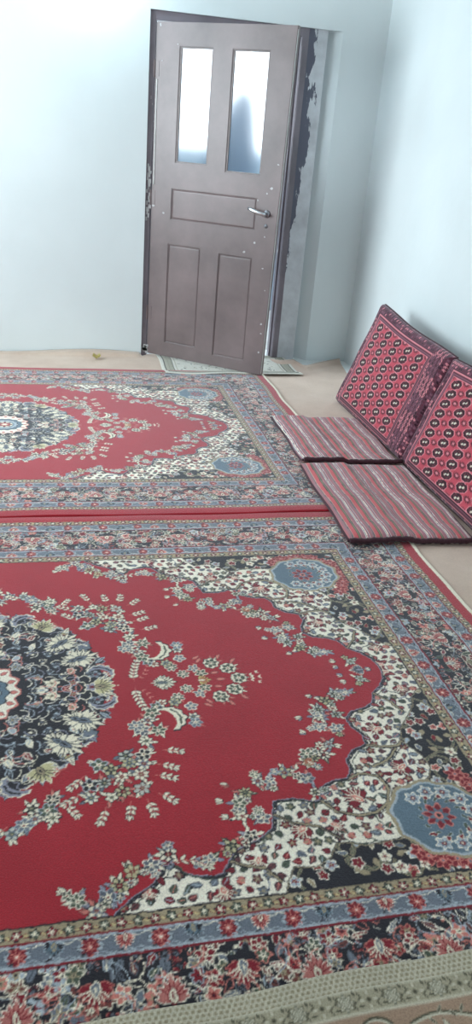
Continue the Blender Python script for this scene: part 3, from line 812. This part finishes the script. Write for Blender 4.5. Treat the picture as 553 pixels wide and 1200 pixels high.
# ------------------------------------------------------------------ beige fitted carpet
def carpet():
    # outline (x, y) far side traced; the sheet climbs the wall foot a little at the left
    res = .03
    xs = np.arange(-2.28, 2.235, res); ys = np.arange(-2.15, 5.93, res)
    bm = bmesh.new(); V = {}
    far = [(-2.3, 5.862), (.62, 5.862), (.66, 5.862), (.70, 5.93), (1.60, 5.93), (1.66, 5.74), (1.80, 5.782), (1.835, 5.60), (2.235, 5.868)]
    fx, fy = zip(*far)
    n_x = len(xs); rng = np.random.RandomState(5)
    bump_ = lambda x: .022+.014*math.sin(2.3*x+.6)+.007*math.sin(6.1*x)
    rows = len(ys)
    for i, x in enumerate(xs):
        yl = float(np.interp(x, fx, fy))
        xx = x
        for j, t in enumerate(np.linspace(0, 1, rows)):
            y = -2.15+(yl+2.15)*t
            z = .004+.0015*math.sin(5*x+3*y)+.001*math.sin(11*y-4*x)
            if x < .64:
                d = yl-y; z += max(0, (1-d/.05))**1.5*bump_(x) if d < .05 else 0
            XRt = float(np.interp(y, [4.2, 5.3, 5.5, 5.868], [2.235, 2.12, 2.125, 2.19]))
            if x > 1.84: xx = 1.84+(x-1.84)*(XRt-1.84)/(2.21-1.84)
            if x > 1.62: z += .022*max(0, 1-(yl-y)/.09)**1.5
            V[i, j] = bm.verts.new((xx, y, z))
    for i in range(n_x-1):
        for j in range(rows-1): bm.faces.new((V[i, j], V[i+1, j], V[i+1, j+1], V[i, j+1]))
    # turned-down edge for thickness
    for i in range(n_x-1):
        a, b = V[i, rows-1], V[i+1, rows-1]
        c = bm.verts.new((a.co.x, a.co.y+.001, max(.0, a.co.z-.005))); d = bm.verts.new((b.co.x, b.co.y+.001, max(.0, b.co.z-.005)))
        bm.faces.new((a, b, d, c))
    o = link('fitted_carpet', bm, M_carpet, None, True)
    tag(o, 'plain beige felt carpet covering the floor under all the rugs', 'carpet')
carpet()

# ------------------------------------------------------------------ the two red medallion rugs
pat, res = paint_red_rug()
def rug_z(X, Y):
    return .0016*np.sin(2.1*X+1)*np.sin(2.7*Y)+.0012*np.sin(5.3*X+2.1*Y)+.0035*np.exp(-((np.abs(Y)-1.13)/.035)**2)*(.6+.4*np.sin(4*X))+.005
def rug_warp(X, Y):
    e = np.clip((np.abs(X)-1.3)/.4, 0, 1)*np.sign(X)
    e2 = np.clip((np.abs(Y)-.8)/.36, 0, 1)*np.sign(Y)
    return e*.006*np.sin(6.3*Y+1)+e*.003*np.sin(15*Y), e2*.004*np.sin(5*X)+e2*.0025*np.sin(11*X+1)
me_rug = grid_mesh('medallion_rug', pat, res, rug_z, .009, rug_warp, M_rug)
r1 = add('medallion_rug', me_rug, (-.23, 1.943, 0), 0)
tag(r1, 'nearer of the two large red floral medallion rugs, partly under the pale rug', 'rug', 'red medallion rugs')
r2 = r1.copy(); COL.objects.link(r2); r2.location = (-.252, 4.281, 0); r2.rotation_euler = (0, 0, PI)
tag(r2, 'farther red floral medallion rug, in front of the brown door', 'rug', 'red medallion rugs')

# ------------------------------------------------------------------ pale floral rug at the near edge
def paint_pale_rug():
    Lx, Ly = 2.6, 1.5
    BE = rgb(176, 164, 140); FLD = rgb(168, 140, 118); LT = rgb(202, 196, 174); OL = rgb(84, 82, 66); TAN = rgb(150, 138, 112)
    w = Weave(-Lx/2, -Ly, Lx/2, 0, .0015, FLD); rs = np.random.RandomState(4)
    w.rect(-Lx/2, -.045, Lx/2, 0, BE)
    g = .0115
    for j in range(5):
        for i in range(int(Lx/g)+1):
            x = -Lx/2+(i+.5*(j % 2))*g; y = -.004-j*g*.86
            w.blob(x, y, .0058, LT, 6, .06, PI/6); w.blob(x, y, .0036, TAN, 6, .06, PI/6)
    w.rect(-Lx/2, -.050, Lx/2, -.045, LT)
    w.rect(-Lx/2, -.088, Lx/2, -.050, rgb(170, 162, 138))
    st = .048
    for i in range(int(Lx/st)+1):
        x = -Lx/2+i*st; y = -.069
        if i % 2:
            w.flower(x, y, .014, 8, LT, LT, OL, 0, eye=OL)
            for k in range(8): w.line([(x+.005*math.cos(k*.785), y+.005*math.sin(k*.785)), (x+.012*math.cos(k*.785), y+.012*math.sin(k*.785))], .002, OL)
        else:
            w.blob(x, y, .005, OL); 
            for a in (0, PI/2, PI, 3*PI/2): w.leaf(x+.009*math.cos(a), y+.009*math.sin(a), .011, .006, a, LT, out=TAN, ow=.001)
        for sg in (-1, 1):
            w.line([(x+.024+sg*.004, y+sg*.015), (x+.024+sg*.009, y+sg*.008), (x+.024+sg*.003, y+sg*.002)], .003, OL)
            w.leaf(x+.024, y+sg*.010, .013, .005, sg*1.1+1, OL)
    w.rect(-Lx/2, -.094, Lx/2, -.088, LT)
    for i in range(9):
        x0 = -Lx/2+i*.30
        pts = [(x0+t*.2, -.125+.012*math.sin(t*5.5)) for t in np.linspace(0, 1, 14)]
        w.line([(a, b-.004) for a, b in pts], .006, LT); w.line(pts, .0045, OL)
        pts = [(x0+.235+.035*math.cos(a), -.132+.028*math.sin(a)) for a in np.linspace(.5, 5, 14)]
        w.line([(a-.003, b-.003) for a, b in pts], .007, LT); w.line(pts, .005, OL); w.leaf(x0+.2, -.130, .03, .013, -.8, OL)
        for k in range(6): w.leaf(x0+.04+k*.022, -.122+.008*math.sin(k), .018, .005, .9*(1 if k % 2 else -1), OL, out=LT, ow=.001)
        w.flower(x0+.06, -.19, .02, 7, LT, OL, OL, 0); w.flower(x0+.15, -.27, .024, 8, LT, TAN, OL, 0, eye=OL)
        for k in range(5): w.leaf(x0+.06+.035*math.cos(k*1.25), -.19+.035*math.sin(k*1.25), .03, .012, k*1.25+.5, LT, out=OL, ow=.0015)
    return w.half()
pal = paint_pale_rug()
me_p = grid_mesh('pale_rug', pal, .003, lambda X, Y: .002*np.sin(2*X+3*Y)+.0045, .010, lambda X, Y: (0*X, .004*np.sin(7*X)*np.clip((Y-.5)/.25, 0, 1)+.0025*np.sin(17*X)*np.clip((Y-.5)/.25, 0, 1)), M_pale_rug)
def z_shift():
    co = np.empty(len(me_p.vertices)*3, np.float32); me_p.vertices.foreach_get('co', co); co = co.reshape(-1, 3)
    a = math.radians(1.6); Yw = .214+co[:, 1]   # world y of each knot
    co[:, 2] += .0145*np.clip((Yw-.70)/.08, 0, 1)
    me_p.vertices.foreach_set('co', co.ravel()); me_p.update()
z_shift()
tag(add('pale_rug', me_p, (.45, .214, 0), math.radians(1.7)), 'pale beige rug with grey-green scroll border lapping over the near red rug', 'rug')

# ------------------------------------------------------------------ small mat in the doorway
def paint_mat():
    w = Weave(-.5, -.285, .5, .285, .0015, rgb(222, 220, 208)); rs = np.random.RandomState(9)
    O = rgb(74, 72, 62); T = rgb(170, 164, 140)
    uu, vv = np.meshgrid(w.U, w.V); d = np.maximum(np.abs(uu)-.5, np.abs(vv)-.285)
    def st(a, b, c): w.a[(d > -b) & (d <= -a)] = lin(c)
    st(.026, .034, O); st(.034, .085, rgb(178, 176, 156)); st(.085, .092, O); st(.108, .113, T)
    for i in range(60):
        for x, y in ((-.5+i*.035, .225), (-.5+i*.035, -.225), (.44, -.285+i*.035), (-.44, -.285+i*.035)):
            if abs(x) < .46 and abs(y) < .25: w.flower(x, y, .011, 6, rgb(214, 208, 186), O, O, 0); w.leaf(x+.013, y, .015, .006, 1, O)
    for _ in range(90):
        x, y = (rs.rand()-.5)*.72, (rs.rand()-.5)*.3
        w.leaf(x, y, .03, .009, rs.rand()*6.28, [O, T][_ % 2], out=None)
    return w.half()
pm = paint_mat()
def matz(X, Y):
    Yw = Y+5.655
    return .0135*np.clip((5.47-Yw)/.05, 0, 1)+.0045+.0035*np.sin(13*X+3)*np.clip((-Y-.12)/.16, 0, 1)+.001*np.sin(8*X)
me_m = grid_mesh('door_mat', pm, .003, matz, .005, lambda X, Y: (.012*np.sin(9*Y), .012*np.sin(10*X+1)*np.clip((-Y)/.28, 0, 1)), M_pale_rug)
tag(add('door_mat', me_m, (1.262, 5.655, 0), math.radians(2.5)), 'small off-white mat with dark patterned edge lying under the open door', 'mat')

# ------------------------------------------------------------------ scrap by the wall
bm = bmesh.new(); rs = np.random.RandomState(2)
R_, S_ = 5, 6; V = {}
for i in range(R_):
    for j in range(S_):
        u, v = i/(R_-1)-.5, j/(S_-1)-.5
        V[i, j] = bm.verts.new((u*.05+rs.randn()*.003, v*.05+rs.randn()*.003, .012+.03*abs(u)+.012*rs.rand()+.02*v*v*4))
for i in range(R_-1):
    for j in range(S_-1): bm.faces.new((V[i, j], V[i+1, j], V[i+1, j+1], V[i, j+1]))
r_ = bmesh.ops.solidify(bm, geom=list(bm.faces), thickness=.002)
zmin = min(v.co.z for v in bm.verts)
for v in bm.verts: v.co.z -= zmin-.0055
o = link('paper_scrap', bm, M_paper); o.location = (.318, 5.74, 0)
tag(o, 'small crumpled yellow scrap on the beige carpet at the foot of the wall', 'paper')

# ------------------------------------------------------------------ striped seat mats
def stripe_cols(x, seed):
    """weft stripes across the width, x in metres"""
    seqs = [(.017, rgb(206, 96, 100)), (.003, rgb(80, 66, 72)), (.004, rgb(140, 136, 104)), (.006, rgb(104, 104, 96)), (.003, rgb(206, 140, 134)), (.013, rgb(168, 112, 120)),
            (.003, rgb(160, 148, 160)), (.003, WHT), (.003, rgb(84, 76, 110)), (.003, WHT), (.006, rgb(186, 128, 136)), (.0025, rgb(60, 54, 64)), (.003, rgb(222, 212, 212)), (.008, rgb(180, 112, 116)), (.010, rgb(158, 118, 124)), (.003, rgb(90, 96, 96)), (.004, rgb(190, 160, 152))]
    tot = sum(a for a, b in seqs); c = np.zeros(x.shape+(3,)); p = (x+seed) % tot; s = 0
    for a, b in seqs: c[(p >= s) & (p < s+a)] = lin(b); s += a
    return c

def seat_mat(name, x0, x1, y0, y1, skew, seed, drape, label, zbase):
    root = empty(name, ((x0+x1)/2, (y0+y1)/2, 0))
    nx, ny = 230, 200; T = .026
    u = np.linspace(-1, 1, nx); v = np.linspace(-1, 1, ny); Uu, Vv = np.meshgrid(u, v)
    hx, hy = (x1-x0)/2, (y1-y0)/2
    prof = (1-np.abs(Uu)**16)**.5*(1-np.abs(Vv)**20)**.5
    X = Uu*hx+skew(Vv)+.004*np.sin(5*Vv+seed*40)*np.abs(Uu); Y = Vv*hy+.005*np.sin(4*Uu+seed*20)
    Xw = X+(x0+x1)/2; Yw = Y+(y0+y1)/2
    base = zbase(Xw, Yw)
    quilt = .0022*np.sin(Uu*hx*2*PI/.085)*(.5+.5*np.sin(Vv*3+seed*9))+.0016*np.sin(7*Vv+2*Uu+seed*30)+.001*np.sin(17*Vv-5*Uu)
    top = base+.004+T*(.35+.65*prof)*1.0+quilt*prof
    bot = base+.001+0*prof
    top = np.where((np.abs(Uu) == 1) | (np.abs(Vv) == 1), bot+.006, top)
    col = stripe_cols(Uu*hx+.0022*np.sin(3.0*Vv+seed*11)+.0015*np.sin(9*Vv), seed)
    rib = 1+.10*np.sin(Vv*hy*2*PI/.009)[..., None]; col = col*rib
    co = np.concatenate([np.stack([X, Y, top], -1).reshape(-1, 3), np.stack([X, Y, bot], -1).reshape(-1, 3)])
    idx = np.arange(nx*ny).reshape(ny, nx); q = lambda I: np.stack([I[:-1, :-1], I[:-1, 1:], I[1:, 1:], I[1:, :-1]], -1).reshape(-1, 4)
    f = [q(idx), q(idx+nx*ny)[:, ::-1]]
    def side(a, flip):
        b = a+nx*ny; s_ = np.stack([a[:-1], b[:-1], b[1:], a[1:]], -1); return s_[:, ::-1] if flip else s_
    f += [side(idx[0], 0), side(idx[-1], 1), side(idx[:, 0], 1), side(idx[:, -1], 0)]
    me = mesh_from('striped_cover', co, np.concatenate(f), np.concatenate([col.reshape(-1, 3)]*2), M_cloth)
    add('striped_cover', me, parent=root)
    # dark rolled hem round three sides
    pts = []
    for t in np.linspace(.0, 1, 60):
        i = int(t*(nx-1)); pts.append((X[0, i], Y[0, i]-.004, base[0, i]+.0145+.0015*math.sin(40*t)))
    bm = bmesh.new(); tube(bm, pts, [.0125+.0015*math.sin(23*k) for k in range(60)], 10)
    link('front_hem', bm, M_hem, root, True)
    for c_, nm in ((0, 'side_hem'), (-1, 'side_hem')):
        pts = [(X[j, c_]+(.001 if c_ else -.001), Y[j, c_], base[j, c_]+.011) for j in range(0, ny, 4)]
        bm = bmesh.new(); tube(bm, pts, .0062, 8); link(nm, bm, M_hem, root, True)
    tag(root, label, 'seat cushion', 'striped seat mats')
    return root
rugtop = lambda X: np.clip((1.49-X)/.03, 0, 1)*.0135+.006
seat_mat('seat_mat', 1.262, 1.800, 3.655, 4.40, lambda v: .012*v, .03, 0, 'farther striped seat mat, in front of the cushion nearer the corner', lambda X, Y: rugtop(X)+.020*np.clip((3.70-Y)/.05, 0, 1))
seat_mat('seat_mat', 1.212, 1.782, 2.785, 3.640, lambda v: .014*v, .075, 0, 'nearer striped seat mat with dark front hem, over the red rug edge', lambda X, Y: rugtop(X))

# ------------------------------------------------------------------ backrest cushions
def paint_backrest(wd, ht, left, right, top, bot, seed, first):
    """u along the wall from the far end, v up"""
    F = rgb(190, 76, 90); MR = rgb(92, 42, 56); PK = rgb(216, 136, 144); D_ = rgb(52, 26, 36); MV = rgb(128, 84, 100); rs = np.random.RandomState(seed)
    w = Weave(0, 0, wd, ht, .002, rgb(96, 58, 72))
    # nested border stripes
    uu, vv = np.meshgrid(w.U, w.V)
    for x in np.arange(0, wd, .018):
        for y in np.arange(0, ht, .018):
            w.blob(x, y, .0065, [MV, PK, D_, MR][rs.randint(4)], 4, .3, rs.rand())
    fx0, fx1, fy0, fy1 = left, wd-right, bot, ht-top
    for k, (o, c) in enumerate(((.034, D_), (.030, PK), (.026, MR), (.018, MV), (.010, D_), (.005, PK))):
        w.rect(fx0-o, fy0-o, fx1+o, fy1+o, c)
    if right > .15:
        for x in (fx1+.06, fx1+.10, fx1+.14):
            for y in np.arange(.02, ht, .022): w.blob(x, y, .009, PK if int(y*100) % 2 else MV, 4, .35, 0); w.blob(x, y, .004, D_)
            w.rect(x+.017, 0, x+.021, ht, D_); w.rect(x-.021, 0, x-.018, ht, MR)
    w.rect(fx0, fy0, fx1, fy1, F)
    sx, sy = .1545, .0555
    m = np.zeros(uu.shape, bool); m[(uu >= fx0) & (uu < fx1) & (vv >= fy0) & (vv < fy1)] = True; w.clip = m
    nr = int((fy1-fy0)/sy)+2; nc = int((fx1-fx0)/sx)+2
    ox = fx0+.060; oy = fy1-.030
    for i in range(-1, nc+1):
        for j in range(-1, nr+1):
            x, y = ox+i*sx, oy-j*sy
            # gul: octagon with cream quartered heart
            w.blob(x, y, .027, PK, 8, .03, .2, 1.95, 1.0); w.blob(x, y, .0238, D_, 8, .04, .2, 1.95, 1.0)
            w.blob(x, y, .0150, rgb(120, 60, 70), 8, .05, 0, 1.95, 1.0); w.blob(x, y, .0125, D_, 8, .05, 0, 1.95, 1.0)
            for sg in (-1, 1): w.blob(x+sg*.011, y+sg*.0035, .0055, rgb(222, 214, 196), 0, 0, .5, 1.7, .9)
            x, y = x+sx/2, y-sy/2
            w.blob(x, y, .0150, rgb(104, 42, 54), 12, .22, 0, 1.9, 1.0); w.blob(x, y, .0060, PK, 6, .3, 0, 1.9, 1)
    return w.a, w.res

def backrest(name, yfar, wd, rz, xb, label, seed, right, ha, hb):
    ht, T, tilt = .632, .085, math.atan2(.215, .6)
    root = empty(name, (xb, yfar, .006), 0)
    a, res = paint_backrest(wd, ht, .115, right, .085, .055, seed, True)
    ny, nx = a.shape[:2]; st = 2; a = a[::st, ::st]; ny, nx = a.shape[:2]
    u = np.linspace(0, 1, nx); v = np.linspace(0, 1, ny); Uu, Vv = np.meshgrid(u, v)
    e = np.minimum(1, np.minimum(np.minimum(Uu, 1-Uu)*wd/.055, np.minimum(Vv, 1-Vv)*ht/.055))
    pf = np.sqrt(np.clip(1-(1-e)**2, 0, 1))
    soft = .010*np.sin(PI*Uu)*np.sin(PI*Vv)+.0025*np.sin(9*Uu+5*Vv+seed)+.002*np.sin(14*Vv-4*Uu)
    front = (T/2)*pf*1.0+soft*pf
    along = Uu*wd+.006*np.sin(3*Vv+seed)*(Uu-.5); up = Vv*ht*(ha+(hb-ha)*Uu)-.008*np.sin(PI*Uu)*(Vv)+.004*np.sin(8*Uu+seed)*Vv
    n_ = np.array([-math.cos(tilt), 0, math.sin(tilt)]); d_ = np.array([math.sin(tilt), 0, math.cos(tilt)]); y_ = np.array([0, -1, 0])
    def P(off): return (along[..., None]*y_+up[..., None]*d_+off[..., None]*n_)
    c0 = n_*(-.006)
    cf = P(front)+c0+np.array([0, 0, .006]); cb = P(-(T/2)*pf*.85)+c0+np.array([0, 0, .006])
    co = np.concatenate([cf.reshape(-1, 3), cb.reshape(-1, 3)])
    idx = np.arange(nx*ny).reshape(ny, nx); q = lambda I: np.stack([I[:-1, :-1], I[:-1, 1:], I[1:, 1:], I[1:, :-1]], -1).reshape(-1, 4)
    backc = np.broadcast_to(lin(rgb(88, 46, 58)), a.shape)
    me = mesh_from('patterned_cover', co, np.concatenate([q(idx)[:, ::-1], q(idx+nx*ny)]), np.concatenate([a.reshape(-1, 3), backc.reshape(-1, 3)]), M_cloth)
    # merge the rim so that the cover is one closed skin
    bm = bmesh.new(); bm.from_mesh(me); bmesh.ops.remove_doubles(bm, verts=bm.verts, dist=.0003); bm.to_mesh(me); bm.free()
    add('patterned_cover', me, parent=root)
    # dark piping on the rim
    rim = [tuple(cf[0, i]) for i in range(0, nx, 4)]+[tuple(cf[j, -1]) for j in range(0, ny, 4)]+[tuple(cf[-1, i]) for i in range(nx-1, -1, -4)]+[tuple(cf[j, 0]) for j in range(ny-1, -1, -4)]
    bm = bmesh.new(); tube(bm, rim+[rim[0]], .0055, 8); link('piping', bm, M_hem, root, True)
    tag(root, label, 'backrest cushion', 'patterned backrest cushions')
backrest('backrest_cushion', 4.795, 1.08, 0, 1.822, 'maroon backrest cushion with rows of small medallions, nearer the room corner', 1, .205, 1.055, .955)
backrest('backrest_cushion', 3.705, 1.14, 0, 1.818, 'maroon medallion backrest cushion cut off by the right edge of the photo', 5, .215, .955, 1.0)
